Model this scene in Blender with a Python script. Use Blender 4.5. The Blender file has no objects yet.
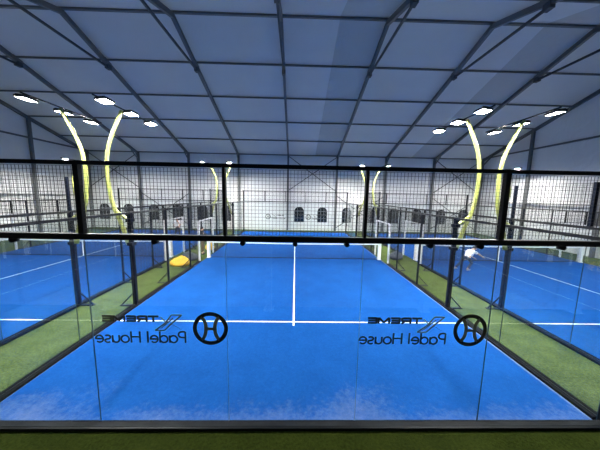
import bpy, bmesh, math, random
from mathutils import Vector, Matrix, noise

C = bpy.context.scene.collection
sc = bpy.context.scene
PI = math.pi
rnd = random.Random(7)

# ------------------------------------------------------------------ camera, world, exposure
cam_data = bpy.data.cameras.new('camera')
cam_data.sensor_width = 36.0
cam_data.sensor_fit = 'HORIZONTAL'
cam_data.lens = 236.1705 / 600.0 * 36.0
cam_data.clip_start = 0.05
cam_data.clip_end = 300.0
camera = bpy.data.objects.new('camera', cam_data)
C.objects.link(camera)


def cam_basis(yaw, pitch, roll):
    cy, sy = math.cos(yaw), math.sin(yaw)
    cp, sp = math.cos(pitch), math.sin(pitch)
    cr, sr = math.cos(roll), math.sin(roll)
    fwd = Vector((sy * cp, cy * cp, sp))
    right = Vector((cy, -sy, 0))
    up = right.cross(fwd)
    return cr * right + sr * up, fwd, -sr * right + cr * up


r_, f_, u_ = cam_basis(0.0210892, -0.1231648, 0.0188713)
m = Matrix.Identity(4)
for i in range(3):
    m[i][0], m[i][1], m[i][2] = r_[i], u_[i], -f_[i]
m[0][3], m[1][3], m[2][3] = -0.0042, -3.35736, 3.6195
camera.matrix_world = m
sc.camera = camera

world = bpy.data.worlds.new('dusk_sky')
sc.world = world
world.use_nodes = True
wb = world.node_tree.nodes['Background']
wb.inputs[0].default_value = (0.52, 0.60, 0.76, 1)
wb.inputs[1].default_value = 0.24

LAMP_STRENGTH = 1560.0
LAMP_COLOR = (1.0, 0.985, 0.94, 1)
sc.view_settings.view_transform = 'Standard'
sc.view_settings.look = 'None'
sc.view_settings.exposure = 0.0
sc.view_settings.gamma = 1.0
sc.view_settings.use_curve_mapping = False


# ------------------------------------------------------------------ materials
def new_mat(name):
    mt = bpy.data.materials.new(name)
    mt.use_nodes = True
    nt = mt.node_tree
    return mt, nt, nt.nodes['Principled BSDF'], nt.nodes['Material Output']


def noisy(name, col, var=0.15, scale=8.0, rough=0.6, metal=0.0, bump=0.0, bscale=40.0, spec=0.5, coords='Object'):
    mt, nt, b, out = new_mat(name)
    tc = nt.nodes.new('ShaderNodeTexCoord')
    nz = nt.nodes.new('ShaderNodeTexNoise')
    nz.inputs['Scale'].default_value = scale
    nz.inputs['Detail'].default_value = 4
    nt.links.new(tc.outputs[coords], nz.inputs['Vector'])
    mx = nt.nodes.new('ShaderNodeMix')
    mx.data_type = 'RGBA'
    mx.inputs[6].default_value = tuple(c * (1 - var) for c in col) + (1,)
    mx.inputs[7].default_value = tuple(min(1, c * (1 + var)) for c in col) + (1,)
    nt.links.new(nz.outputs['Fac'], mx.inputs[0])
    nt.links.new(mx.outputs[2], b.inputs['Base Color'])
    b.inputs['Roughness'].default_value = rough
    b.inputs['Metallic'].default_value = metal
    b.inputs['Specular IOR Level'].default_value = spec
    if bump:
        n2 = nt.nodes.new('ShaderNodeTexNoise')
        n2.inputs['Scale'].default_value = bscale
        n2.inputs['Detail'].default_value = 3
        nt.links.new(tc.outputs[coords], n2.inputs['Vector'])
        bp = nt.nodes.new('ShaderNodeBump')
        bp.inputs['Strength'].default_value = bump
        bp.inputs['Distance'].default_value = 0.05
        nt.links.new(n2.outputs['Fac'], bp.inputs['Height'])
        nt.links.new(bp.outputs[0], b.inputs['Normal'])
    return mt


def math_node(nt, op, a=None, b=None, clamp=False):
    n = nt.nodes.new('ShaderNodeMath')
    n.operation = op
    n.use_clamp = clamp
    for i, v in enumerate((a, b)):
        if v is None:
            continue
        if isinstance(v, (int, float)):
            n.inputs[i].default_value = v
        else:
            nt.links.new(v, n.inputs[i])
    return n.outputs[0]


def court_mat():
    """blue carpet with white sand scuffed along its edges"""
    mt, nt, b, out = new_mat('blue_court_carpet')
    tc = nt.nodes.new('ShaderNodeTexCoord')
    sep = nt.nodes.new('ShaderNodeSeparateXYZ')
    nt.links.new(tc.outputs['Object'], sep.inputs[0])
    fine = nt.nodes.new('ShaderNodeTexNoise')
    fine.inputs['Scale'].default_value = 16
    fine.inputs['Detail'].default_value = 9
    fine.inputs['Roughness'].default_value = 0.8
    nt.links.new(tc.outputs['Object'], fine.inputs['Vector'])
    big = nt.nodes.new('ShaderNodeTexNoise')
    big.inputs['Scale'].default_value = 1.3
    big.inputs['Detail'].default_value = 5
    big.inputs['Roughness'].default_value = 0.65
    nt.links.new(tc.outputs['Object'], big.inputs['Vector'])
    mx = nt.nodes.new('ShaderNodeMix')
    mx.data_type = 'RGBA'
    mx.inputs[6].default_value = (0.0010, 0.018, 0.100, 1)
    mx.inputs[7].default_value = (0.0110, 0.104, 0.400, 1)
    fac = math_node(nt, 'ADD', math_node(nt, 'MULTIPLY', fine.outputs['Fac'], 0.65),
                    math_node(nt, 'MULTIPLY', big.outputs['Fac'], 0.35))
    nt.links.new(fac, mx.inputs[0])
    # sand: nearer the fences means more of it, broken up by noise
    ax = math_node(nt, 'ABSOLUTE', sep.outputs[0])
    dx = math_node(nt, 'SUBTRACT', 5.0, ax)
    dy = math_node(nt, 'SUBTRACT', 10.0, math_node(nt, 'ABSOLUTE', sep.outputs[1]))
    # a little more sand has gathered on the right hand edge than on the left
    wide = math_node(nt, 'ADD', 0.02, math_node(nt, 'MULTIPLY', math_node(nt, 'GREATER_THAN', sep.outputs[0], 0.0), 0.07))
    ex = math_node(nt, 'MULTIPLY', math_node(nt, 'SUBTRACT', 1.0, math_node(nt, 'DIVIDE', dx, wide), True), 0.75)
    ey = math_node(nt, 'MULTIPLY', math_node(nt, 'SUBTRACT', 1.0, math_node(nt, 'DIVIDE', dy, 1.1), True), 0.33)
    edge = math_node(nt, 'MAXIMUM', ex, ey)
    sn = nt.nodes.new('ShaderNodeTexNoise')
    sn.inputs['Scale'].default_value = 9
    sn.inputs['Detail'].default_value = 9
    sn.inputs['Roughness'].default_value = 0.85
    nt.links.new(tc.outputs['Object'], sn.inputs['Vector'])
    pt = nt.nodes.new('ShaderNodeTexNoise')
    pt.inputs['Scale'].default_value = 0.8
    pt.inputs['Detail'].default_value = 2
    nt.links.new(tc.outputs['Object'], pt.inputs['Vector'])
    brk = math_node(nt, 'ADD', math_node(nt, 'MULTIPLY', sn.outputs['Fac'], 0.8), math_node(nt, 'MULTIPLY', pt.outputs['Fac'], 0.55))
    sand = math_node(nt, 'MULTIPLY', math_node(nt, 'SUBTRACT', math_node(nt, 'ADD', edge, brk), 0.85), 1.05, True)
    m2 = nt.nodes.new('ShaderNodeMix')
    m2.data_type = 'RGBA'
    nt.links.new(sand, m2.inputs[0])
    nt.links.new(mx.outputs[2], m2.inputs[6])
    m2.inputs[7].default_value = (0.24, 0.29, 0.38, 1)
    nt.links.new(m2.outputs[2], b.inputs['Base Color'])
    b.inputs['Roughness'].default_value = 1.0
    b.inputs['Specular IOR Level'].default_value = 0.03
    bp = nt.nodes.new('ShaderNodeBump')
    bp.inputs['Strength'].default_value = 0.25
    bp.inputs['Distance'].default_value = 0.01
    nt.links.new(fine.outputs['Fac'], bp.inputs['Height'])
    nt.links.new(bp.outputs[0], b.inputs['Normal'])
    return mt


def turf_mat(name, dark, light):
    mt, nt, b, out = new_mat(name)
    tc = nt.nodes.new('ShaderNodeTexCoord')
    mp = nt.nodes.new('ShaderNodeMapping')
    nt.links.new(tc.outputs['Object'], mp.inputs[0])
    a = nt.nodes.new('ShaderNodeTexNoise')
    a.inputs['Scale'].default_value = 24
    a.inputs['Detail'].default_value = 8
    a.inputs['Roughness'].default_value = 0.7
    nt.links.new(mp.outputs[0], a.inputs['Vector'])
    c = nt.nodes.new('ShaderNodeTexNoise')
    c.inputs['Scale'].default_value = 2.2
    c.inputs['Detail'].default_value = 4
    nt.links.new(mp.outputs[0], c.inputs['Vector'])
    fac = math_node(nt, 'ADD', math_node(nt, 'MULTIPLY', a.outputs['Fac'], 0.75), math_node(nt, 'MULTIPLY', c.outputs['Fac'], 0.25))
    rp = nt.nodes.new('ShaderNodeValToRGB')
    rp.color_ramp.elements[0].position = 0.32
    rp.color_ramp.elements[0].color = dark + (1,)
    rp.color_ramp.elements[1].position = 0.68
    rp.color_ramp.elements[1].color = light + (1,)
    nt.links.new(fac, rp.inputs[0])
    nt.links.new(rp.outputs[0], b.inputs['Base Color'])
    b.inputs['Roughness'].default_value = 0.9
    b.inputs['Specular IOR Level'].default_value = 0.03
    bp = nt.nodes.new('ShaderNodeBump')
    bp.inputs['Strength'].default_value = 0.6
    bp.inputs['Distance'].default_value = 0.02
    nt.links.new(a.outputs['Fac'], bp.inputs['Height'])
    nt.links.new(bp.outputs[0], b.inputs['Normal'])
    return mt


def fabric_mat(name, col, trans, rough, wrinkle, bands=False):
    """tent vinyl: part of the light outside comes through it; optional bands are greyer and let less through"""
    mt, nt, b, out = new_mat(name)
    tc = nt.nodes.new('ShaderNodeTexCoord')
    nz = nt.nodes.new('ShaderNodeTexNoise')
    nz.inputs['Scale'].default_value = 0.7
    nz.inputs['Detail'].default_value = 6
    nt.links.new(tc.outputs['Object'], nz.inputs['Vector'])
    mx = nt.nodes.new('ShaderNodeMix')
    mx.data_type = 'RGBA'
    mx.inputs[6].default_value = tuple(c * 0.9 for c in col) + (1,)
    mx.inputs[7].default_value = tuple(min(1, c * 1.08) for c in col) + (1,)
    nt.links.new(nz.outputs['Fac'], mx.inputs[0])
    nt.links.new(mx.outputs[2], b.inputs['Base Color'])
    b.inputs['Roughness'].default_value = rough
    wr = nt.nodes.new('ShaderNodeTexNoise')
    wr.inputs['Scale'].default_value = 1.6
    wr.inputs['Detail'].default_value = 3
    wr.inputs['Distortion'].default_value = 1.0
    nt.links.new(tc.outputs['Object'], wr.inputs['Vector'])
    bp = nt.nodes.new('ShaderNodeBump')
    bp.inputs['Strength'].default_value = wrinkle
    bp.inputs['Distance'].default_value = 0.15
    nt.links.new(wr.outputs['Fac'], bp.inputs['Height'])
    nt.links.new(bp.outputs[0], b.inputs['Normal'])
    tr = nt.nodes.new('ShaderNodeBsdfTranslucent')
    tr.inputs[0].default_value = (0.8, 0.85, 0.9, 1)
    ms = nt.nodes.new('ShaderNodeMixShader')
    ms.inputs[0].default_value = trans
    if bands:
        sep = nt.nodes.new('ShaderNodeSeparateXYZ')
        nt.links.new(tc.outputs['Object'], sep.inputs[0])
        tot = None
        for x0, x1 in ((1.95, 4.15), (11.8, 14.15)):  # greyer bands with lower translucency
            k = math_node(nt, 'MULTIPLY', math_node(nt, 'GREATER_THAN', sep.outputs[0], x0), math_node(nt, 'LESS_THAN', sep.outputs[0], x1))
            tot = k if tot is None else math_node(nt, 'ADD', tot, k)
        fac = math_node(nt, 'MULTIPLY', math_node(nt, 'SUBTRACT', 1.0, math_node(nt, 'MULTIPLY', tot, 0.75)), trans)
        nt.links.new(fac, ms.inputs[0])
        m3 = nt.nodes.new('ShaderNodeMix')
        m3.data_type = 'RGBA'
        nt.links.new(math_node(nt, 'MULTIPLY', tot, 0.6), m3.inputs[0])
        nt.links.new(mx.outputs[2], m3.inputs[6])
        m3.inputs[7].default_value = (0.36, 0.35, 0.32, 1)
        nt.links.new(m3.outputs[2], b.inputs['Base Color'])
    nt.links.new(b.outputs[0], ms.inputs[1])
    nt.links.new(tr.outputs[0], ms.inputs[2])
    nt.links.new(ms.outputs[0], out.inputs[0])
    return mt


def glass_mat(name, tint=(0.965, 0.985, 0.985)):
    mt, nt, b, out = new_mat(name)
    nt.nodes.remove(b)
    tr = nt.nodes.new('ShaderNodeBsdfTransparent')
    nz = nt.nodes.new('ShaderNodeTexNoise')
    nz.inputs['Scale'].default_value = 1.5
    mx = nt.nodes.new('ShaderNodeMix')
    mx.data_type = 'RGBA'
    mx.inputs[6].default_value = tuple(c * 0.985 for c in tint) + (1,)
    mx.inputs[7].default_value = tint + (1,)
    tc = nt.nodes.new('ShaderNodeTexCoord')
    nt.links.new(tc.outputs['Object'], nz.inputs['Vector'])
    nt.links.new(nz.outputs['Fac'], mx.inputs[0])
    nt.links.new(mx.outputs[2], tr.inputs[0])
    gl = nt.nodes.new('ShaderNodeBsdfGlossy')
    gl.inputs['Roughness'].default_value = 0.0
    fr = nt.nodes.new('ShaderNodeFresnel')
    # the pane is a slab: seen from inside, its skin must not act as a mirror
    geo = nt.nodes.new('ShaderNodeNewGeometry')
    mi = nt.nodes.new('ShaderNodeMix')
    mi.inputs[2].default_value = 1.48
    mi.inputs[3].default_value = 1 / 1.48
    nt.links.new(geo.outputs['Backfacing'], mi.inputs[0])
    nt.links.new(mi.outputs[0], fr.inputs['IOR'])
    ms = nt.nodes.new('ShaderNodeMixShader')
    nt.links.new(fr.outputs[0], ms.inputs[0])
    nt.links.new(tr.outputs[0], ms.inputs[1])
    nt.links.new(gl.outputs[0], ms.inputs[2])
    nt.links.new(ms.outputs[0], out.inputs[0])
    return mt


def emit_mat(name, col, strength):
    mt, nt, b, out = new_mat(name)
    b.inputs['Base Color'].default_value = (0.8, 0.8, 0.8, 1)
    b.inputs['Emission Color'].default_value = col
    b.inputs['Emission Strength'].default_value = strength
    return mt


M = {
    'court': court_mat(),
    'line': noisy('white_court_line', (0.62, 0.65, 0.68), 0.06, 30, 0.8),
    'turf': turf_mat('green_turf', (0.012, 0.024, 0.003), (0.100, 0.134, 0.040)),
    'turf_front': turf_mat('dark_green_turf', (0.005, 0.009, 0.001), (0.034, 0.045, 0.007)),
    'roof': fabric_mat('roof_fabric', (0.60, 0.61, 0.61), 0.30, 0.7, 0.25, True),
    'wall': fabric_mat('wall_fabric', (0.80, 0.80, 0.79), 0.10, 0.42, 0.35),
    'wall_dark': fabric_mat('dark_wall_fabric', (0.10, 0.10, 0.105), 0.0, 0.7, 0.3),  # dark tone chosen to cut light bounced off the unseen near wall
    'gable': fabric_mat('gable_fabric', (0.72, 0.72, 0.71), 0.16, 0.5, 0.3),
    'alu': noisy('grey_aluminium', (0.125, 0.13, 0.135), 0.12, 6, 0.5, 0.2),
    'cable': noisy('dark_steel_rod', (0.05, 0.055, 0.06), 0.1, 6, 0.5, 0.3),
    'black': noisy('black_powder_coat', (0.005, 0.006, 0.008), 0.2, 20, 0.5, spec=0.10),
    'navy': noisy('dark_navy_steel', (0.008, 0.011, 0.022), 0.2, 20, 0.5, spec=0.07),
    'kerb': noisy('dark_kerb_steel', (0.006, 0.008, 0.013), 0.35, 7, 0.7, 0.0, 0.1, 30, spec=0.05),
    'rail_top': noisy('mottled_kerb_top', (0.014, 0.016, 0.019), 0.8, 2.5, 0.6, 0.0, spec=0.06),  # paler than the rail sides, in broad uneven patches
    'rail': noisy('black_rail_paint', (0.010, 0.011, 0.014), 0.2, 20, 0.3, spec=0.5),
    'wire': noisy('black_wire', (0.010, 0.011, 0.014), 0.2, 20, 0.5),
    'net': noisy('black_net_cord', (0.006, 0.008, 0.014), 0.2, 20, 0.8),
    'tape': noisy('white_net_tape', (0.86, 0.88, 0.90), 0.05, 10, 0.7),
    'white': noisy('white_powder_coat', (0.78, 0.79, 0.80), 0.06, 10, 0.45),
    'glass': glass_mat('toughened_glass'),
    'glass_edge': noisy('dark_glass_edge', (0.010, 0.030, 0.045), 0.2, 10, 0.3),
    'lime': noisy('lime_yellow_paint', (0.29, 0.32, 0.09), 0.06, 6, 0.4),
    'head': noisy('dark_lamp_housing', (0.035, 0.036, 0.04), 0.2, 12, 0.45, 0.4),
    'lens': emit_mat('lit_led_lens', LAMP_COLOR, LAMP_STRENGTH),
    'ink': noisy('black_vinyl_print', (0.004, 0.004, 0.005), 0.1, 10, 0.5),
    'olive': noisy('olive_grey_vinyl_print', (0.19, 0.20, 0.15), 0.1, 10, 0.5),
    'pane': noisy('dark_window_pane', (0.012, 0.014, 0.018), 0.2, 3, 0.25),
    'muntin': noisy('grey_window_bar', (0.30, 0.31, 0.33), 0.1, 8, 0.5),
    'bag_yellow': noisy('yellow_bag_fabric', (0.80, 0.48, 0.035), 0.12, 9, 0.8, 0, 0.5, 9),
    'bag_grey': noisy('slate_grey_bag_fabric', (0.035, 0.045, 0.065), 0.15, 9, 0.8, 0, 0.5, 9),
    'skin': noisy('skin', (0.50, 0.30, 0.21), 0.06, 20, 0.55),
    'hair': noisy('dark_hair', (0.018, 0.013, 0.010), 0.3, 60, 0.6),
    'shirt_white': noisy('white_cotton', (0.80, 0.80, 0.82), 0.05, 14, 0.8, 0, 0.3, 12),
    'cloth_dark': noisy('charcoal_cotton', (0.014, 0.016, 0.022), 0.2, 14, 0.8, 0, 0.3, 12),
    'cloth_blue': noisy('dark_slate_cotton', (0.020, 0.030, 0.060), 0.2, 14, 0.8, 0, 0.3, 12),
    'cloth_brown': noisy('brown_cotton', (0.10, 0.075, 0.045), 0.2, 14, 0.8, 0, 0.3, 12),
    'shoe': noisy('grey_shoe', (0.25, 0.26, 0.28), 0.2, 14, 0.6),
}


# ------------------------------------------------------------------ mesh builders
class MB:
    """collects shapes and links them as ONE mesh object"""

    def __init__(self):
        self.v, self.f, self.mi, self.mats, self.sm = [], [], [], [], []

    def _m(self, mat):
        if mat not in self.mats:
            self.mats.append(mat)
        return self.mats.index(mat)

    def poly(self, pts, mat, smooth=False):
        n = len(self.v)
        self.v += [tuple(p) for p in pts]
        self.f.append(tuple(range(n, n + len(pts))))
        self.mi.append(self._m(mat))
        self.sm.append(smooth)

    def box(self, a, b, mat, edge=None, edge_axis=1):
        x0, y0, z0 = (min(a[i], b[i]) for i in range(3))
        x1, y1, z1 = (max(a[i], b[i]) for i in range(3))
        n = len(self.v)
        self.v += [(x0, y0, z0), (x1, y0, z0), (x1, y1, z0), (x0, y1, z0), (x0, y0, z1), (x1, y0, z1), (x1, y1, z1), (x0, y1, z1)]
        fs = [((0, 3, 2, 1), 2), ((4, 5, 6, 7), 2), ((0, 1, 5, 4), 1), ((1, 2, 6, 5), 0), ((2, 3, 7, 6), 1), ((3, 0, 4, 7), 0)]
        for f, ax in fs:
            self.f.append(tuple(n + k for k in f))
            self.mi.append(self._m(edge if (edge and ax != edge_axis) else mat))
            self.sm.append(False)

    def rbox(self, a, b, mat, bev):
        """box with chamfered edges"""
        bm = bmesh.new()
        bmesh.ops.create_cube(bm, size=1)
        c = [(a[i] + b[i]) / 2 for i in range(3)]
        s = [abs(b[i] - a[i]) for i in range(3)]
        for v in bm.verts:
            v.co = Vector((c[i] + v.co[i] * s[i] for i in range(3)))
        bmesh.ops.bevel(bm, geom=bm.edges[:], offset=bev, segments=2, affect='EDGES', profile=0.6)
        self.add_bm(bm, mat)

    def add_bm(self, bm, mat, smooth=False):
        n = len(self.v)
        bm.verts.index_update()
        self.v += [tuple(v.co) for v in bm.verts]
        k = self._m(mat)
        for f in bm.faces:
            self.f.append(tuple(n + v.index for v in f.verts))
            self.mi.append(k)
            self.sm.append(smooth)
        bm.free()

    def bar(self, p, q, w, h, mat, up=(0, 0, 1)):
        """rectangular bar from p to q"""
        p, q = Vector(p), Vector(q)
        d = (q - p).normalized()
        s = d.cross(Vector(up))
        if s.length < 1e-4:
            s = d.cross(Vector((1, 0, 0)))
        s.normalize()
        t = s.cross(d)
        n = len(self.v)
        for o in (p, q):
            for a, b in ((-1, -1), (1, -1), (1, 1), (-1, 1)):
                self.v.append(tuple(o + s * (a * w / 2) + t * (b * h / 2)))
        k = self._m(mat)
        for f in ((0, 1, 2, 3), (7, 6, 5, 4), (0, 4, 5, 1), (1, 5, 6, 2), (2, 6, 7, 3), (3, 7, 4, 0)):
            self.f.append(tuple(n + i for i in f))
            self.mi.append(k)
            self.sm.append(False)

    def tube(self, pts, rad, mat, n=8):
        pts = [Vector(p) for p in pts]
        if not hasattr(rad, '__len__'):
            rad = [rad] * len(pts)
        base = len(self.v)
        prev = None
        for i, p in enumerate(pts):
            d = (pts[min(i + 1, len(pts) - 1)] - pts[max(i - 1, 0)]).normalized()
            ref = prev if prev is not None else (Vector((0, 1, 0)) if abs(d.y) < 0.9 else Vector((1, 0, 0)))
            s = (ref - d * ref.dot(d)).normalized()
            prev = s
            t = d.cross(s)
            for k in range(n):
                a = 2 * PI * k / n
                self.v.append(tuple(p + (s * math.cos(a) + t * math.sin(a)) * rad[i]))
        k = self._m(mat)
        for i in range(len(pts) - 1):
            for j in range(n):
                a, b = base + i * n + j, base + i * n + (j + 1) % n
                self.f.append((a, b, b + n, a + n))
                self.mi.append(k)
                self.sm.append(True)
        for s, rev in ((base, True), (base + (len(pts) - 1) * n, False)):
            f = tuple(range(s, s + n))
            self.f.append(tuple(reversed(f)) if rev else f)
            self.mi.append(k)
            self.sm.append(False)

    def slab(self, outline, y0, y1, mat, inner=None):
        """polygon in X,Z pushed from y0 to y1; with inner: a ring"""
        n = len(outline)
        if inner is None:
            self.poly([(x, y0, z) for x, z in outline], mat)
            self.poly([(x, y1, z) for x, z in reversed(outline)], mat)
        else:
            for i in range(n):
                j = (i + 1) % n
                (a, b), (c, d), (e, f), (g, h) = outline[i], outline[j], inner[j], inner[i]
                self.poly([(a, y0, b), (c, y0, d), (e, y0, f), (g, y0, h)], mat)
                self.poly([(g, y1, h), (e, y1, f), (c, y1, d), (a, y1, b)], mat)
                self.poly([(g, y0, h), (e, y0, f), (e, y1, f), (g, y1, h)], mat)
        for i in range(n):
            j = (i + 1) % n
            (a, b), (c, d) = outline[i], outline[j]
            self.poly([(c, y0, d), (a, y0, b), (a, y1, b), (c, y1, d)], mat)

    def build(self, name, parent=None, origin=None):
        me = bpy.data.meshes.new(name)
        vs = self.v
        if origin is not None:
            vs = [(x - origin[0], y - origin[1], z - origin[2]) for x, y, z in vs]
        me.from_pydata(vs, [], self.f)
        for mt in self.mats:
            me.materials.append(M[mt])
        me.polygons.foreach_set('material_index', self.mi)
        me.polygons.foreach_set('use_smooth', self.sm)
        me.update()
        o = bpy.data.objects.new(name, me)
        C.objects.link(o)
        if origin is not None:
            o.location = origin
        if parent is not None:
            o.parent = parent
            if origin is None:
                # vertices are given in world coordinates
                chain = Vector((0, 0, 0))
                p = parent
                while p is not None:
                    chain += Vector(p.location)
                    p = p.parent
                me.transform(Matrix.Translation(-chain))
        return o


def tag(o, label=None, cat=None, group=None, kind=None):
    if label:
        o['label'] = label
    if cat:
        o['category'] = cat
    if group:
        o['group'] = group
    if kind:
        o['kind'] = kind
    return o


def thing(name, loc, label=None, cat=None, group=None, kind=None):
    o = bpy.data.objects.new(name, None)
    C.objects.link(o)
    o.location = loc
    o.empty_display_size = 0.2
    return tag(o, label, cat, group, kind)


def struct(o, label=None, cat=None):
    return tag(o, label, cat, None, 'structure')


# ------------------------------------------------------------------ the hall
XL, XR, YF, YN = -20.8, 19.2, 21.2, -3.8
ZE, SL, YR = 7.75, 0.335, 8.7


def zroof(y):
    return ZE + SL * (min(YF - y, y - YN))


ZR = zroof(YR)
b = MB()
b.box((XL - .3, -0.14, -0.10), (XR + .3, YF + .2, 0.0), 'turf')
struct(b.build('floor'), 'green artificial turf ground between and around the blue courts', 'turf')
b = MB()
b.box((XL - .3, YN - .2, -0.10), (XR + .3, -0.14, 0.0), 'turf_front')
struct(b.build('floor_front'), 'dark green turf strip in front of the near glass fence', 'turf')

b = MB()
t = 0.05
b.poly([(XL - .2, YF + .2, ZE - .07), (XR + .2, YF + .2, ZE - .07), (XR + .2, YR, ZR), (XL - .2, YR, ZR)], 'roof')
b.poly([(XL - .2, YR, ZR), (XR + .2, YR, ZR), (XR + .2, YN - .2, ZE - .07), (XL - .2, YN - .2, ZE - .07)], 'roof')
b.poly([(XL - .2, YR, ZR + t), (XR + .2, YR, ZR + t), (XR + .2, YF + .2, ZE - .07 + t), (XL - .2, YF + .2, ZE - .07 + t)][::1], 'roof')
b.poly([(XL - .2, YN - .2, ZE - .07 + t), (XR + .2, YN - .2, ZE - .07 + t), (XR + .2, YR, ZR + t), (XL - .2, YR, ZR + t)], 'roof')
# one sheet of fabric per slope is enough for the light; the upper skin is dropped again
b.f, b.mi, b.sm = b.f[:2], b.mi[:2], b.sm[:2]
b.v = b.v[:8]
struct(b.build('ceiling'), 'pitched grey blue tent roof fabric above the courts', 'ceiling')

b = MB()
nseg = 40
for i in range(nseg):
    x0 = XL - .2 + (XR - XL + .4) * i / nseg
    x1 = XL - .2 + (XR - XL + .4) * (i + 1) / nseg
    b.poly([(x0, YF + .18, 0), (x1, YF + .18, 0), (x1, YF + .18, ZE), (x0, YF + .18, ZE)][::-1], 'wall')
struct(b.build('wall_back'), 'white vinyl far wall of the tent hall', 'wall')
b = MB()
b.poly([(XL - .2, YN - .18, 0), (XR + .2, YN - .18, 0), (XR + .2, YN - .18, ZE), (XL - .2, YN - .18, ZE)], 'wall_dark')  # out of view; made dark so less light bounces onto the near end
struct(b.build('wall_front'), 'unseen vinyl wall behind the viewer, darkened to cut bounced light', 'wall')
for x, nm, lb in ((XL - .18, 'wall_left', 'grey vinyl gable wall at the left end of the hall'), (XR + .18, 'wall_right', 'grey vinyl gable wall at the right end of the hall')):
    b = MB()
    b.poly([(x, YN - .2, 0), (x, YF + .2, 0), (x, YF + .2, ZE - .05), (x, YR, ZR - .01), (x, YN - .2, ZE - .05)], 'gable')
    struct(b.build(nm), lb, 'wall')

# portal frames: two columns, two rafters and the collar tie under the ridge
for k in range(9):
    x = XL + 5 * k
    fr = struct(thing('portal_frame', (x, YF, 0), 'grey portal frame of columns and rafters, number %d of nine from the left gable' % (k + 1), 'frame'))
    for y in (YF, YN):
        b = MB()
        b.rbox((x - .09, y - .12, 0), (x + .09, y + .12, ZE - .02), 'alu', .015)
        b.box((x - .16, y - .16, 0), (x + .16, y + .14, .02), 'alu')
        b.build('column', fr)
    for y in (YF, YN):
        b = MB()
        b.bar((x, y, ZE - .20), (x, YR, ZR - .20), .15, .22, 'alu')
        sgn = 1 if y > YR else -1
        # knee plate at the eave, splice plate at the collar
        b.slab([(y, 0), (y, 1)], 0, 0, 'alu') if False else None
        b.bar((x, y - sgn * .05, ZE - .75), (x, y - sgn * .95, ZE - .04), .05, .12, 'alu')
        b.bar((x - .0, YR + sgn * 2.30, zroof(YR + 2.3) - .2), (x, YR + sgn * 2.75, zroof(YR + 2.75) - .2), .18, .26, 'alu')
        b.build('rafter', fr)
    b = MB()
    zt = zroof(YR + 2.5) - .42
    b.bar((x, YR - 2.62, zt), (x, YR + 2.62, zt), .08, .10, 'cable')
    for s in (-1, 1):
        b.box((x - .10, YR + s * 2.62 - .14, zt - .10), (x + .10, YR + s * 2.62 + .14, zt + .16), 'cable')
    b.build('collar_tie', fr)

# purlins
for i, y in enumerate((21.2, 18.7, 16.2, 13.7, 11.2, 8.7, 6.2, 3.7, 1.2, -1.3, -3.8)):
    b = MB()
    z = zroof(y) - .08
    w = .11 if y in (21.2, 8.7, -3.8) else .07
    b.box((XL - .1, y - w / 2, z - .045), (XR + .1, y + w / 2, z + .045), 'alu')
    struct(b.build('purlin'), 'dark horizontal roof purlin, number %d counted from the far eave' % (i + 1), 'beam')

# gable posts and girts
for x, side, s in ((XL, 'left', 1), (XR, 'right', -1)):
    for y in (16.2, 11.2, 6.2, 1.2):
        b = MB()
        b.rbox((x - .09, y - .10, 0), (x + .09, y + .10, zroof(y) - .3), 'alu', .015)
        struct(b.build('gable_post'), 'grey gable post on the %s end wall, %s from the far corner' % (side, {16.2: 'first', 11.2: 'second', 6.2: 'third', 1.2: 'fourth'}[y]), 'post')
    for z, w in ((ZE - .03, .12), (3.35, .07)):
        b = MB()
        b.box((x - .05, YN, z - w / 2), (x + .05, YF, z + w / 2), 'alu')
        struct(b.build('girt'), 'horizontal %s girt along the %s end wall' % ('eave' if z > 5 else 'lower', side), 'beam')

# crossed bracing rods on the far wall
for kb, z0, z1, lb in ((0, 4.1, 7.6, 'upper left corner'), (1, .3, 3.7, 'lower left'), (4, 4.1, 7.6, 'upper middle'), (5, .3, 3.7, 'lower middle'), (7, 4.1, 7.6, 'upper right corner'), (7, .3, 3.7, 'lower right corner')):
    x0, x1 = XL + 5 * kb, XL + 5 * kb + 5
    t = struct(thing('wall_bracing', ((x0 + x1) / 2, YF - .05, z0), 'crossed dark bracing rods on the far wall, %s' % lb, 'bracing'))
    for za, zb, dy in ((z0, z1, 0), (z1, z0, .05)):
        b = MB()
        b.tube([(x0, YF - .02 + dy, za), (x1, YF - .02 + dy, zb)], .035, 'cable', 6)
        b.build('rod', t)

# arched windows in the far wall
wn = 0
for kb in range(8):
    if kb == 3:
        continue
    for off in (1.2, 3.62):
        x = XL + 5 * kb + off
        wn += 1
        w = struct(thing('window_%d' % wn, (x, YF + .15, .9), 'dark arched window in the far wall, number %d from the left' % wn, 'window'))
        arc = [(x + .5 * math.cos(a), 2.0 + .47 * math.sin(a)) for a in [PI * i / 14 for i in range(15)]]
        ol = [(x - .5, .88), (x + .5, .88)] + arc
        b = MB()
        b.slab(ol, YF + .11, YF + .16, 'pane')
        b.build('pane', w)
        b = MB()
        for xx in (-.17, .17):
            b.box((x + xx - .015, YF + .085, .9), (x + xx + .015, YF + .11, 2.40), 'muntin')
        for zz in (1.3, 1.7, 2.03):
            b.box((x - .49, YF + .085, zz - .015), (x + .49, YF + .11, zz + .015), 'muntin')
        b.build('glazing_bars', w)

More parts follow.
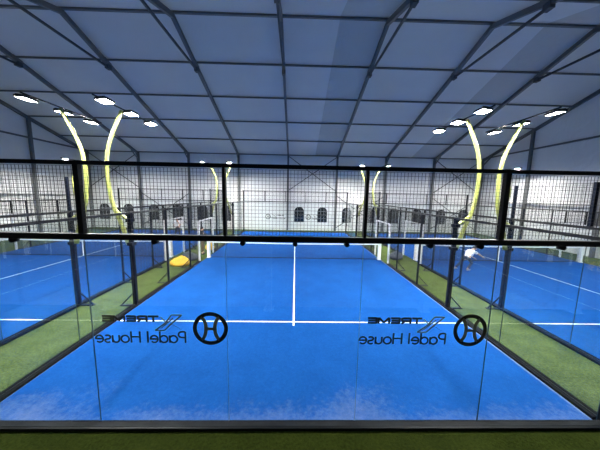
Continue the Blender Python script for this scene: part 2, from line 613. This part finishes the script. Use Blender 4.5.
# ------------------------------------------------------------------ courts
COURTS = ((-12, 'left'), (0, 'middle'), (12, 'right'))
for cx, nm in COURTS:
    b = MB()
    b.box((cx - 5, 0.016, 0.0), (cx + 5, 19.984, .012), 'court')
    z0, z1 = .012, .016
    for y in (3.05, 16.95):
        b.box((cx - 5, y - .025, z0), (cx + 5, y + .025, z1), 'line')
    b.box((cx - .025, 2.85, z0), (cx + .025, 17.15, z1 - .001), 'line')
    o = b.build('court_floor', None, (cx, 10, 0))
    struct(o, 'blue %s padel court carpet with white service lines' % nm, 'court')


def wire_panel(name, parent, p0, u, nu, nv, wu, hv, rr=.0022, mat='wire', step=.05):
    """welded wire mesh: p0 corner, u unit direction along, z up"""
    b = MB()
    u = Vector(u)
    p0 = Vector(p0)
    n = Vector((-u.y, u.x, 0))
    cu, cv = max(1, round(wu / step)), max(1, round(hv / step))
    for i in range(cu + 1):
        a = p0 + u * (wu * i / cu)
        b.bar(a, a + Vector((0, 0, hv)), 2 * rr, 2 * rr, mat, n)
    for j in range(cv + 1):
        a = p0 + Vector((0, 0, hv * j / cv)) + n * (2 * rr)
        b.bar(a, a + u * wu, 2 * rr, 2 * rr, mat)
    return b.build(name, parent)


# ---- stroke lettering for the glass prints (local x right, z up, cap height 1)
def arc(cx, cz, rx, rz, a0, a1, n=12):
    return [(cx + rx * math.cos(math.radians(a0 + (a1 - a0) * i / n)), cz + rz * math.sin(math.radians(a0 + (a1 - a0) * i / n))) for i in range(n + 1)]


THIN = {
    'P': (.62, [[(.08, 0), (.08, 1)], [(.08, 1), (.32, 1)] + arc(.32, .74, .26, .26, 90, -90) + [(.08, .48)]]),
    'a': (.72, [arc(.34, .33, .28, .31, 0, 360, 20), [(.62, .66), (.62, 0)]]),
    'd': (.72, [arc(.34, .33, .28, .31, 0, 360, 20), [(.62, 1.02), (.62, 0)]]),
    'e': (.68, [[(.06, .34), (.60, .34)] + arc(.33, .33, .27, .31, 2, 318, 18)]),
    'l': (.24, [[(.12, 0), (.12, 1.02)]]),
    'H': (.84, [[(.10, 0), (.10, 1)], [(.74, 0), (.74, 1)], [(.10, .52), (.74, .52)]]),
    'o': (.70, [arc(.35, .33, .29, .31, 0, 360, 20)]),
    'u': (.66, [[(.08, .66), (.08, .28)] + arc(.32, .28, .24, .26, 180, 360) + [(.56, .66)], [(.56, .3), (.56, 0)]]),
    's': (.54, [arc(.27, .485, .20, .165, 35, 270, 10) + arc(.27, .165, .20, .155, 90, -145, 10)]),
    ' ': (.36, []),
}
WIDE = {
    'T': (1.42, [[(.06, .89), (1.36, .89)], [(.71, .89), (.71, 0)]]),
    'R': (1.42, [[(.14, 0), (.14, 1)], [(.14, .89), (1.05, .89), (1.24, .80), (1.24, .52), (1.05, .43), (.14, .43)], [(.85, .43), (1.28, 0)]]),
    'E': (1.34, [[(.14, 0), (.14, 1)], [(.14, .89), (1.26, .89)], [(.14, .5), (1.20, .5)], [(.14, .11), (1.26, .11)]]),
    'M': (1.66, [[(.14, 0), (.14, 1)], [(1.52, 0), (1.52, 1)], [(.18, .95), (.83, .18)], [(.83, .18), (1.48, .95)]]),
}


def ribbon(b, pts, w, y0, y1, mat):
    """flat stroke of width w along pts (X,Z)"""
    clean = [pts[0]]
    for q in pts[1:]:
        if (Vector(q) - Vector(clean[-1])).length > 1e-6:
            clean.append(q)
    pts = [Vector(q) for q in clean]
    closed = len(pts) > 3 and (pts[0] - pts[-1]).length < 1e-4
    if closed:
        pts = pts[:-1]
    n = len(pts)
    L, R = [], []
    for i in range(n):
        if closed:
            a, c = pts[i - 1], pts[(i + 1) % n]
        else:
            a, c = pts[max(i - 1, 0)], pts[min(i + 1, n - 1)]
        d1 = (pts[i] - a) if (pts[i] - a).length > 0 else (c - pts[i])
        d2 = (c - pts[i]) if (c - pts[i]).length > 0 else d1
        d = d1.normalized() + d2.normalized()
        if d.length < 1e-4:
            d = d1
        d.normalize()
        nrm = Vector((-d.y, d.x))
        k = 1 / max(.5, abs(nrm.dot(Vector((-d1.normalized().y, d1.normalized().x)))))
        L.append(pts[i] + nrm * (w / 2 * k))
        R.append(pts[i] - nrm * (w / 2 * k))
    if closed:
        b.slab([tuple(p) for p in L], y0, y1, mat, [tuple(p) for p in R])
    else:
        for i in range(n - 1):
            b.slab([tuple(L[i]), tuple(L[i + 1]), tuple(R[i + 1]), tuple(R[i])], y0, y1, mat)


def write(font, text, stroke, width, height, mp, y0, y1, mat, name, parent):
    """text laid over width x height; mp maps (x, z) into the pane's X, Z"""
    b = MB()
    tot = sum(font[c][0] for c in text)
    kx = width / tot
    x = 0
    for c in text:
        w, strokes = font[c]
        for s in strokes:
            ribbon(b, [mp((x + px) * kx, pz * height) for px, pz in s], stroke, y0, y1, mat)
        x += w
    return b.build(name, parent)


def logo(parent, cx, cz, y, mirror):
    """ring emblem at (cx, cz); the two lines of lettering run away from it"""
    s = -1 if mirror else 1
    y0, y1 = y - .0015, y
    R = .262
    e = MB()
    out = [(cx + R * math.cos(2 * PI * i / 40), cz + R * math.sin(2 * PI * i / 40)) for i in range(40)]
    inn = [(cx + .203 * math.cos(2 * PI * i / 40), cz + .203 * math.sin(2 * PI * i / 40)) for i in range(40)]
    e.slab(out, y0, y1, 'ink', inn)
    e.build('emblem_ring', parent)
    e = MB()
    for sg in (-1, 1):
        ribbon(e, [(cx + sg * (.165 - .100 * math.sqrt(max(0, 1 - .92 * t * t))), cz + .180 * t) for t in [i / 8 - 1 for i in range(17)]], .050, y0, y1, 'olive')
    ribbon(e, [(cx - .066, cz - .004), (cx + .066, cz - .004)], .040, y0, y1, 'olive')
    e.build('emblem_mark', parent)
    # the large X mark, then TREME, and the second line under it
    zt = cz + .10
    X0 = cx + s * .33

    def mx(dx, dz):
        return (X0 + s * dx, zt + dz)
    e = MB()
    # thick outlined slash
    a = [mx(.09, .11), mx(.24, .11), mx(.34, -.02), mx(.49, -.135), mx(.355, -.135), mx(.25, -.03)]
    for i in range(6):
        ribbon(e, [a[i], a[(i + 1) % 6]], .020, y0, y1, 'olive')
    ribbon(e, [mx(.215, .065), mx(.31, -.02), mx(.40, -.10)], .012, y0, y1, 'olive')
    # thin tapering slash across it
    e.slab([mx(.52, .165), mx(.315, .022), mx(.285, .0)], y0, y1, 'ink')
    e.slab([mx(.27, -.01), mx(.24, -.035), mx(.01, -.18)], y0, y1, 'ink')
    ribbon(e, [mx(.40, .075), mx(.33, .0), mx(.28, -.0)], .014, y0, y1, 'olive')
    e.build('lettering_mark', parent)
    write(WIDE, 'TREME', .031, .845, .098, lambda px, pz: (cx + s * (.755 + px), cz + .100 + pz), y0, y1, 'ink', 'lettering', parent)
    write(THIN, 'Padel House', .025, 1.36, .178, lambda px, pz: (cx + s * (.362 + px), cz - .232 + pz), y0, y1, 'ink', 'lettering', parent)


def end_fence(cx, y, side, label, near):
    """glass wall across the end of a court with wire mesh above it"""
    t = thing('glass_end_fence', (cx, y, 0), label, 'fence', 'glass end fences of the courts')
    d = 1 if near else -1                # towards the court
    b = MB()
    b.box((cx - 5.2, y - d * .118, 0), (cx + 5.2, y + d * .016, .046), 'black')
    b.box((cx - 5.2, y - d * .083, .046), (cx + 5.2, y + d * .016, .050), 'rail_top')
    b.build('base_rail', t)
    for i in range(5):
        x0, x1 = cx - 5 + 2 * i + .004, cx - 5 + 2 * (i + 1) - .004
        b = MB()
        b.box((x0, y, .050), (x1, y + d * .012, 2.955), 'glass', 'glass_edge', 1)
        g = b.build('glass_pane', t)
        if cx == 0 and near and i in (1, 3):
            logo(g, (-1.25, 2.714)[i == 3], 1.614, y - .002, True)
        if cx == 0 and not near and i in (1, 3):
            logo(g, (-2.695, 1.30)[i == 3], 1.52, y - .016, False)
    b = MB()
    b.rbox((cx - 5.2, y - .045, 2.955), (cx + 5.2, y + .045, 3.035), 'black', .006)
    b.build('middle_rail', t)
    b = MB()
    b.rbox((cx - 5.2, y - .03, 3.985), (cx + 5.2, y + .03, 4.04), 'black', .006)
    b.build('top_rail', t)
    for i in range(6):
        x = cx - 5 + 2 * i
        w = .037 if i in (1, 4) else .019
        if i in (0, 5):
            b = MB()
            xx = cx + (5.1 if i else -5.1)
            b.rbox((xx - .05, y - .05, 0.0), (xx + .05, y + .05, 4.0), 'black', .006)
            b.build('end_post', t)
            continue
        b = MB()
        b.rbox((x - w, y - .035, 3.03), (x + w, y + .035, 3.99), 'black', .005)
        b.build('mesh_post', t)
    for i in range(5):
        wire_panel('mesh_panel', t, (cx - 5 + 2 * i + .03, y, 3.05), (1, 0, 0), 0, 0, 1.94, .92, .0022 if near else .0013)
    if near:
        for x in (-3.97, -2.0, -.75, 0.0, .75, 1.97, 2.72, 3.95):
            b = MB()
            b.tube([(cx + x, y - .035, 2.93), (cx + x, y + .045, 2.93)], .036, 'black', 12)
            b.box((cx + x - .03, y - .035, 2.93), (cx + x + .03, y + .045, 2.96), 'black')
            b.build('glass_clamp', t)
    return t


end_fence(0, 0, 1, 'long frameless glass fence with printed logos across the near end of the middle court', True)
for cx, nm in COURTS:
    end_fence(cx, 20, -1, 'glass fence with wire mesh top across the far end of the %s court' % nm, False)


def side_fence(X, inner, label, tall):
    """fence along the side of a court; inner = +1 when the court lies at larger X"""
    t = thing('side_fence', (X, 10, 0), label, 'fence', 'side fences of the courts')
    b = MB()
    b.rbox((X - .095, .06, 0), (X + .095, 9.1, .055), 'kerb', .008)
    b.rbox((X - .095, 11.2, 0), (X + .095, 19.94, .055), 'kerb', .008)
    b.build('base_rail', t)
    for y0, y1 in ((.06, 1.995), (2.005, 3.94), (16.06, 17.995), (18.005, 19.94)):
        b = MB()
        b.box((X - .006, y0, .055), (X + .006, y1, 2.96), 'glass', 'glass_edge', 0)
        b.build('glass_pane', t)
    b = MB()
    b.rbox((X - .035, .06, 2.965), (X + .035, 19.94, 3.03), 'rail', .008)
    b.build('top_rail', t)
    for y in (4, 6, 8, 12, 14, 16):
        w = .06 if y in (4, 16) else .035
        b = MB()
        b.rbox((X - w, y - w * .7, 0), (X + w, y + w * .7, 3.0), 'navy', .006)
        if tall and y in (4, 16):
            b.rbox((X - .033, y - .033, 2.9), (X + .033, y + .033, 4.06), 'navy', .006)
        p = b.build('post', t)
        # foot brace on the strip side
        if y in (4, 6, 8, 12, 14, 16):
            b = MB()
            o = -inner
            b.bar((X + o * w, y, .42), (X + o * (w + .38), y, .03), .03, .03, 'navy', (0, 1, 0))
            b.box((X + o * (w - .02), y - .05, 0), (X + o * (w + .42), y + .05, .025), 'navy')
            b.build('foot_brace', p)
    for y in (9.1, 10.15, 11.2):
        b = MB()
        b.rbox((X - .03, y - .03, 2.2), (X + .03, y + .03, 2.98), 'black', .005)
        b.build('upper_post', t)
    if tall:
        for y0, y1 in ((.06, 2), (2, 4), (16, 18), (18, 19.94)):
            wire_panel('upper_mesh_panel', t, (X, y0 + .03, 3.04), (0, 1, 0), 0, 0, y1 - y0 - .06, 1.0)
        for y in (2, 18):
            b = MB()
            b.rbox((X - .033, y - .033, 3.0), (X + .033, y + .033, 4.06), 'navy', .005)
            b.build('mesh_post', t)
    for y0, y1, z0 in ((4, 6, .06), (6, 8, .06), (8, 9.1, .06), (9.1, 11.2, 2.22), (11.2, 12, .06), (12, 14, .06), (14, 16, .06)):
        wire_panel('mesh_panel', t, (X, y0 + .04, z0), (0, 1, 0), 0, 0, y1 - y0 - .08, 2.96 - z0)
    # white gateway
    for y in (9.1, 11.2):
        b = MB()
        b.rbox((X - .04, y - .04, 0), (X + .04, y + .04, 2.2), 'white', .006)
        b.build('gate_post', t)
    b = MB()
    b.rbox((X - .04, 9.06, 2.16), (X + .04, 11.24, 2.22), 'white', .006)
    b.build('gate_lintel', t)
    return t


SF = ((-5.1, 1, 'mesh and glass fence along the left side of the middle court', False),
      (5.1, -1, 'mesh and glass fence along the right side of the middle court', False),
      (-6.9, -1, 'mesh and glass fence along the left court, beside the left turf strip', True),
      (6.9, 1, 'mesh and glass fence along the right court, beside the right turf strip', True),
      (-17.1, 1, 'fence along the outer side of the left court, near the left end wall', False),
      (17.1, -1, 'fence along the outer side of the right court, near the right end wall', False))
for X, inner, lb, tall in SF:
    side_fence(X, inner, lb, tall)


# ------------------------------------------------------------------ nets
def net(cx, nm):
    t = thing('court_net', (cx, 10, 0), 'black net with white top tape across the %s court' % nm, 'net', 'nets of the three courts')
    zt = lambda x: .87 + .045 * (abs(x) / 5) ** 1.5
    b = MB()
    n = 200
    for i in range(n + 1):
        x = -4.86 + 9.72 * i / n
        b.bar((cx + x, 10, .04), (cx + x, 10, zt(x) - .02), .0048, .0048, 'net', (0, 1, 0))
    for j in range(19):
        pts = []
        for i in range(13):
            x = -4.86 + 9.72 * i / 12
            pts.append((cx + x, 10.003, .04 + (zt(x) - .06) * j / 18))
        for a, c in zip(pts, pts[1:]):
            b.bar(a, c, .0048, .0048, 'net')
    b.build('netting', t)
    b = MB()
    for i in range(12):
        xa, xb = -4.86 + 9.72 * i / 12, -4.86 + 9.72 * (i + 1) / 12
        b.bar((cx + xa, 10, zt(xa)), (cx + xb, 10, zt(xb)), .014, .06, 'tape')
    b.build('top_tape', t)
    b = MB()
    b.bar((cx - 4.86, 10, .035), (cx + 4.86, 10, .035), .012, .03, 'net')
    b.build('bottom_cord', t)
    b = MB()
    b.box((cx - .025, 9.988, .016), (cx + .025, 10.012, .90), 'tape')
    b.build('centre_strap', t)
    for s in (-1, 1):
        b = MB()
        b.rbox((cx + s * 4.92 - .075, 9.90, .012), (cx + s * 4.92 + .075, 10.10, 1.02), 'white', .03)
        b.rbox((cx + s * 4.92 - .09, 9.87, .012), (cx + s * 4.92 + .09, 10.13, .05), 'white', .01)
        b.build('padded_post', t)


for cx, nm in COURTS:
    net(cx, nm)


# ------------------------------------------------------------------ floodlight masts
def smooth_path(pts, n=6):
    P = [Vector(p) for p in pts]
    P = [P[0] * 2 - P[1]] + P + [P[-1] * 2 - P[-2]]
    out = []
    for i in range(1, len(P) - 2):
        for k in range(n):
            u = k / n
            a, b_, c, d = P[i - 1], P[i], P[i + 1], P[i + 2]
            out.append(.5 * ((2 * b_) + (c - a) * u + (2 * a - 5 * b_ + 4 * c - d) * u * u + (3 * b_ - a - 3 * c + d) * u ** 3))
    out.append(P[-2])
    return out


def mast(X, y, s, label):
    """X = fence line it is clamped to, s = side (+1/-1) of the strip the pole bows towards"""
    t = thing('floodlight_mast', (X, y, 2.0), label, 'floodlight', 'curved floodlight masts beside the courts')
    prof = [(.10, 2.02), (.26, 2.62), (.44, 3.10), (.54, 3.55), (.58, 4.35), (.46, 5.05), (.10, 5.85), (.02, 6.0)]
    path = smooth_path([(X + s * a, y, z) for a, z in prof])
    b = MB()
    n = len(path)
    b.tube(path, [.065 - .022 * i / n for i in range(n)], 'lime', 10)
    b.build('pole', t)
    b = MB()
    b.tube(smooth_path([(X + s * .44, y, 3.10), (X + s * .25, y, 2.93), (X + s * .06, y, 2.80)]), .045, 'lime', 8)
    b.build('fork_arm', t)
    for z in (2.72, 1.98):
        b = MB()
        b.rbox((X - .085, y - .10, z), (X + .085, y + .10, z + .10), 'navy', .01)
        b.build('clamp', t)
    q = 1 if y < 10 else -1
    yb = y + q * .2
    b = MB()
    b.tube([(X + s * .02, yb - 1.2, 6.04), (X + s * .02, yb + 1.25, 6.04)], .022, 'head', 8)
    b.build('crossbar', t)
    for dy in (-.97, 0.02, 1.0):
        # heads tilt over the court, away from the strip
        hx, hy, hz = X - s * .10, yb + dy, 5.97
        ang = math.radians(6) * s
        ca, sa = math.cos(ang), math.sin(ang)

        def tr(px, py, pz):
            return (hx + ca * px + sa * pz, hy + py, hz - sa * px + ca * pz)
        b = MB()
        b.rbox((-.14, -.17, .008), (.14, .17, .045), 'head', .010)
        for xa, xb, ya, yb_ in ((-.14, -.125, -.17, .17), (.125, .14, -.17, .17), (-.125, .125, -.17, -.155), (-.125, .125, .155, .17)):
            b.box((xa, ya, -.018), (xb, yb_, .012), 'head')          # rim around the recessed lens
        for i in range(7):
            b.box((-.12, -.145 + .045 * i, .044), (.12, -.132 + .045 * i, .068), 'head')
        b.v = [tr(*v) for v in b.v]
        h = b.build('lamp_head', t)
        b = MB()
        b.box((-.12, -.15, 0.0), (.12, .15, .008), 'lens')
        b.v = [tr(*v) for v in b.v]
        b.build('lens', h)
    return t


for X, y, s, lb in (
        (-5.1, 4, -1, 'curved lime floodlight mast over the middle court, on its near left fence'),
        (-6.9, 4, 1, 'curved lime floodlight mast over the left court, near the viewer'),
        (5.1, 4, 1, 'curved lime floodlight mast over the middle court, on its near right fence'),
        (6.9, 4, -1, 'curved lime floodlight mast over the right court, near the viewer'),
        (-5.1, 16, -1, 'distant curved floodlight mast over the far left of the middle court'),
        (-6.9, 16, 1, 'distant curved floodlight mast over the far end of the left court'),
        (5.1, 16, 1, 'distant curved floodlight mast over the far right of the middle court'),
        (6.9, 16, -1, 'distant curved floodlight mast over the far end of the right court'),
        (-17.1, 16, -1, 'distant floodlight mast on the outer fence of the left court'),
        (17.1, 16, 1, 'distant floodlight mast on the outer fence of the right court'),
        (-17.1, 4, -1, 'floodlight mast on the outer near fence of the left court'),
        (17.1, 4, 1, 'floodlight mast on the outer near fence of the right court')):
    mast(X, y, s, lb)


# ------------------------------------------------------------------ bean bags on the turf strips
def bean_bag(loc, sx, sy, sz, rz, mat, label, seed):
    bm = bmesh.new()
    bmesh.ops.create_uvsphere(bm, u_segments=32, v_segments=20, radius=1)
    for v in bm.verts:
        x, y, z = v.co
        h = (z + 1) / 2
        # fat sagging base, shoulders slumped to one side
        k = 1.0 - .42 * max(0, h - .45) / .55
        nz = noise.noise(Vector((x * 1.6 + seed, y * 1.6, z * 1.6))) * .14 + noise.noise(Vector((x * 5, y * 5 + seed, z * 5))) * .035
        zz = max(z, -.62) + .62
        v.co = Vector((x * k * (1 + nz) - .16 * h * h, y * k * (1 + nz), zz / 1.62 * (1 + nz * .6)))
    zmin = min(v.co.z for v in bm.verts)
    for v in bm.verts:
        v.co.z -= zmin
        v.co = Vector((v.co.x * sx, v.co.y * sy, v.co.z * sz))
    b = MB()
    b.add_bm(bm, mat, True)
    # stitched seam over the top
    o = b.build('bean_bag')
    o.location = loc
    o.rotation_euler = (0, 0, rz)
    tag(o, label, 'bean bag', 'bean bags on the turf strips')
    return o


bean_bag((-5.80, 8.40, 0), .50, .36, .50, PI, 'bag_yellow', 'slumped yellow bean bag on the left turf strip', 1.0)
bean_bag((-5.80, 9.50, 0), .50, .42, .44, 0.2, 'bag_grey', 'slate grey bean bag behind the yellow one on the left turf strip', 5.3)
bean_bag((-5.58, 12.05, 0), .30, .30, .50, 0.6, 'bag_yellow', 'small yellow bag farther along the left turf strip, beyond the net post', 8.1)
bean_bag((6.0, 10.25, 0), .40, .42, .46, 2.6, 'bag_grey', 'slate grey bean bag on the right turf strip', 3.7)


# ------------------------------------------------------------------ people
def skin_mesh(name, verts, edges, radii, mat, parent=None, root=0, levels=2):
    me = bpy.data.meshes.new(name)
    me.from_pydata([tuple(v) for v in verts], edges, [])
    o = bpy.data.objects.new(name, me)
    C.objects.link(o)
    md = o.modifiers.new('skin', 'SKIN')
    md.use_smooth_shade = True
    lay = me.skin_vertices[0].data if me.skin_vertices else None
    if lay is None:
        bm = bmesh.new()
        bm.from_mesh(me)
        bm.verts.layers.skin.verify()
        bm.to_mesh(me)
        bm.free()
        lay = me.skin_vertices[0].data
    for i, r in enumerate(radii):
        lay[i].radius = (r, r) if not hasattr(r, '__len__') else r
        lay[i].use_root = (i == root)
    sd = o.modifiers.new('sub', 'SUBSURF')
    sd.levels = levels
    sd.render_levels = levels
    dg = bpy.context.evaluated_depsgraph_get()
    ev = o.evaluated_get(dg)
    me2 = bpy.data.meshes.new_from_object(ev, preserve_all_data_layers=False, depsgraph=dg)
    o.modifiers.clear()
    o.data = me2
    me2.materials.clear()
    me2.materials.append(M[mat])
    for p in me2.polygons:
        p.use_smooth = True
    if parent is not None:
        o.parent = parent
        me2.transform(Matrix.Translation(-Vector(parent.location)))
    return o


def person(loc, J, label, top, bottom, short_sleeve=True):
    """J: joints relative to loc"""
    t = thing('person', loc, label, 'person', 'people in the hall')
    L = Vector(loc)
    P = {k: Vector(v) + L for k, v in J.items()}
    V, E, Rr, idx = [], [], [], {}

    def add(k, p, r, prev=None):
        idx[k] = len(V)
        V.append(p)
        Rr.append(r)
        if prev:
            E.append((idx[prev], idx[k]))
    add('pel', P['pel'], .135)
    add('waist', P['pel'].lerp(P['chest'], .5), .125, 'pel')
    add('chest', P['chest'], .145, 'waist')
    add('neck', P['neck'], .055, 'chest')
    hd = (P['head'] - P['neck']).normalized()
    add('head0', P['head'] - hd * .03, .078, 'neck')
    add('head1', P['head'] + hd * .07, .085, 'head0')
    fw = Vector(J['face']).normalized()
    add('nose', P['head'] + fw * .105 + hd * .01, .014, 'head0')
    for s in 'lr':
        add(s + 'sh', P[s + 'sh'], .062, 'chest')
        add(s + 'el', P[s + 'el'], .044, s + 'sh')
        add(s + 'wr', P[s + 'wr'], .030, s + 'el')
        d = (P[s + 'wr'] - P[s + 'el']).normalized()
        side = d.cross(Vector((0, 0, 1)) if abs(d.z) < .8 else Vector((1, 0, 0))).normalized()
        nrm = side.cross(d)
        add(s + 'pm', P[s + 'wr'] + d * .075, .032, s + 'wr')
        for q, (o, ln) in enumerate(((-.030, .070), (-.010, .085), (.010, .080), (.030, .062))):
            a = P[s + 'wr'] + d * .10 + side * o
            add(s + 'f%d' % q, a + d * ln * .5 + nrm * .006, .009, s + 'pm')
            add(s + 'g%d' % q, a + d * ln * .85 + nrm * .028, .008, s + 'f%d' % q)
        add(s + 'th', P[s + 'wr'] + d * .07 - side * .055, .010, s + 'wr')
        add(s + 'ti', P[s + 'wr'] + d * .11 - side * .060 + nrm * .015, .009, s + 'th')
        add(s + 'hip', P[s + 'hip'], .088, 'pel')
        add(s + 'kn', P[s + 'kn'], .060, s + 'hip')
        add(s + 'an', P[s + 'an'], .036, s + 'kn')
        add(s + 'to', P[s + 'an'] + Vector(J[s + 'toe']) * .17 + Vector((0, 0, -.045)), .020, s + 'an')
    skin_mesh('body', V, E, Rr, 'skin', t)
    # shirt with sleeves
    v = [P['pel'] + (P['chest'] - P['pel']) * .02, P['pel'].lerp(P['chest'], .5), P['chest'], P['chest'].lerp(P['neck'], .75)]
    r = [.158, .148, .168, .088]
    e = [(0, 1), (1, 2), (2, 3)]
    for s in 'lr':
        n = len(v)
        v += [P[s + 'sh'], P[s + 'sh'].lerp(P[s + 'el'], .75)]
        r += [.080, .068]
        e += [(2, n), (n, n + 1)]
        if not short_sleeve:
            v.append(P[s + 'wr'].lerp(P[s + 'el'], .1))
            r.append(.046)
            e.append((n + 1, n + 2))
    skin_mesh('shirt', v, e, r, top, t)
    v = [P['pel'].lerp(P['chest'], .1), P['pel']]
    r = [.145, .152]
    e = [(0, 1)]
    for s in 'lr':
        n = len(v)
        v += [P[s + 'hip'], P[s + 'kn'], P[s + 'an'] + (P[s + 'kn'] - P[s + 'an']) * .12]
        r += [.105, .076, .060]
        e += [(1, n), (n, n + 1), (n + 1, n + 2)]
    skin_mesh('trousers', v, e, r, bottom, t)
    for s in 'lr':
        a = P[s + 'an']
        tv = Vector(J[s + 'toe'])
        skin_mesh('shoe', [a + Vector((0, 0, -.035)) - tv * .05, a + Vector((0, 0, -.038)) + tv * .07, a + Vector((0, 0, -.045)) + tv * .19], [(0, 1), (1, 2)], [.048, .046, .036], 'shoe' if short_sleeve else 'cloth_dark', t)
    skin_mesh('hair', [P['head'] - hd * .05 - fw * .050, P['head'] + hd * .03 - fw * .045, P['head'] + hd * .085 - fw * .012, P['head'] + hd * .095 + fw * .035], [(0, 1), (1, 2), (2, 3)], [.066, .086, .080, .058], 'hair', t)
    eb = MB()
    sd = fw.cross(hd).normalized()
    for s in (-1, 1):
        bm = bmesh.new()
        bmesh.ops.create_icosphere(bm, subdivisions=2, radius=.012)
        for w in bm.verts:
            w.co += P['head'] + fw * .078 + sd * (.032 * s) + hd * .035
        eb.add_bm(bm, 'hair', True)
    eb.build('eyes', t)
    return t


# player lunging low on the right court, reaching to the right
person((8.72, 8.12, .012), {
    'pel': (.0, .06, .63), 'chest': (.23, .12, .92), 'neck': (.35, .15, 1.04), 'head': (.45, .17, 1.12), 'face': (.9, .15, -.5),
    'rsh': (.30, -.06, .97), 'rel': (.54, -.04, .86), 'rwr': (.78, .0, .72),
    'lsh': (.25, .32, .95), 'lel': (.46, .46, .70), 'lwr': (.66, .42, .56),
    'rhip': (.06, -.05, .62), 'rkn': (.26, .0, .40), 'ran': (.04, -.02, .08), 'rtoe': (1, .1, 0),
    'lhip': (-.02, .18, .62), 'lkn': (-.22, .16, .34), 'lan': (-.46, .18, .09), 'ltoe': (.9, .3, 0)},
    'person in white shirt lunging low on the right court', 'shirt_white', 'cloth_blue')

# standing player beyond the net of the left court
person((-9.36, 15.5, .012), {
    'pel': (0, 0, .93), 'chest': (.02, -.05, 1.28), 'neck': (.03, -.09, 1.46), 'head': (.04, -.12, 1.56), 'face': (.5, -1, -.1),
    'rsh': (-.17, -.05, 1.38), 'rel': (-.26, -.12, 1.12), 'rwr': (-.14, -.32, 1.02),
    'lsh': (.21, -.06, 1.38), 'lel': (.30, -.13, 1.12), 'lwr': (.20, -.34, 1.05),
    'rhip': (-.09, 0, .88), 'rkn': (-.15, -.06, .48), 'ran': (-.18, .02, .08), 'rtoe': (-.2, -1, 0),
    'lhip': (.09, 0, .88), 'lkn': (.15, -.06, .48), 'lan': (.19, .02, .08), 'ltoe': (.3, -1, 0)},
    'person in white shirt and dark trousers standing on the left court', 'shirt_white', 'cloth_dark')

# person in dark clothes standing in the gateway of the left strip
person((-5.58, 10.75, 0), {
    'pel': (0, 0, .94), 'chest': (.0, -.02, 1.28), 'neck': (.0, -.02, 1.47), 'head': (.03, -.03, 1.57), 'face': (.55, .85, -.1),
    'rsh': (.05, -.20, 1.39), 'rel': (.14, -.22, 1.12), 'rwr': (.34, -.16, 1.08),
    'lsh': (-.03, .18, 1.39), 'lel': (.06, .22, 1.12), 'lwr': (.30, .16, 1.10),
    'rhip': (.02, -.09, .89), 'rkn': (.05, -.10, .49), 'ran': (.0, -.11, .08), 'rtoe': (1, -.3, 0),
    'lhip': (-.02, .09, .89), 'lkn': (.03, .10, .49), 'lan': (-.03, .12, .08), 'ltoe': (1, .1, 0)},
    'person in dark top standing on the left turf strip by a white gateway', 'cloth_dark', 'cloth_brown', False)
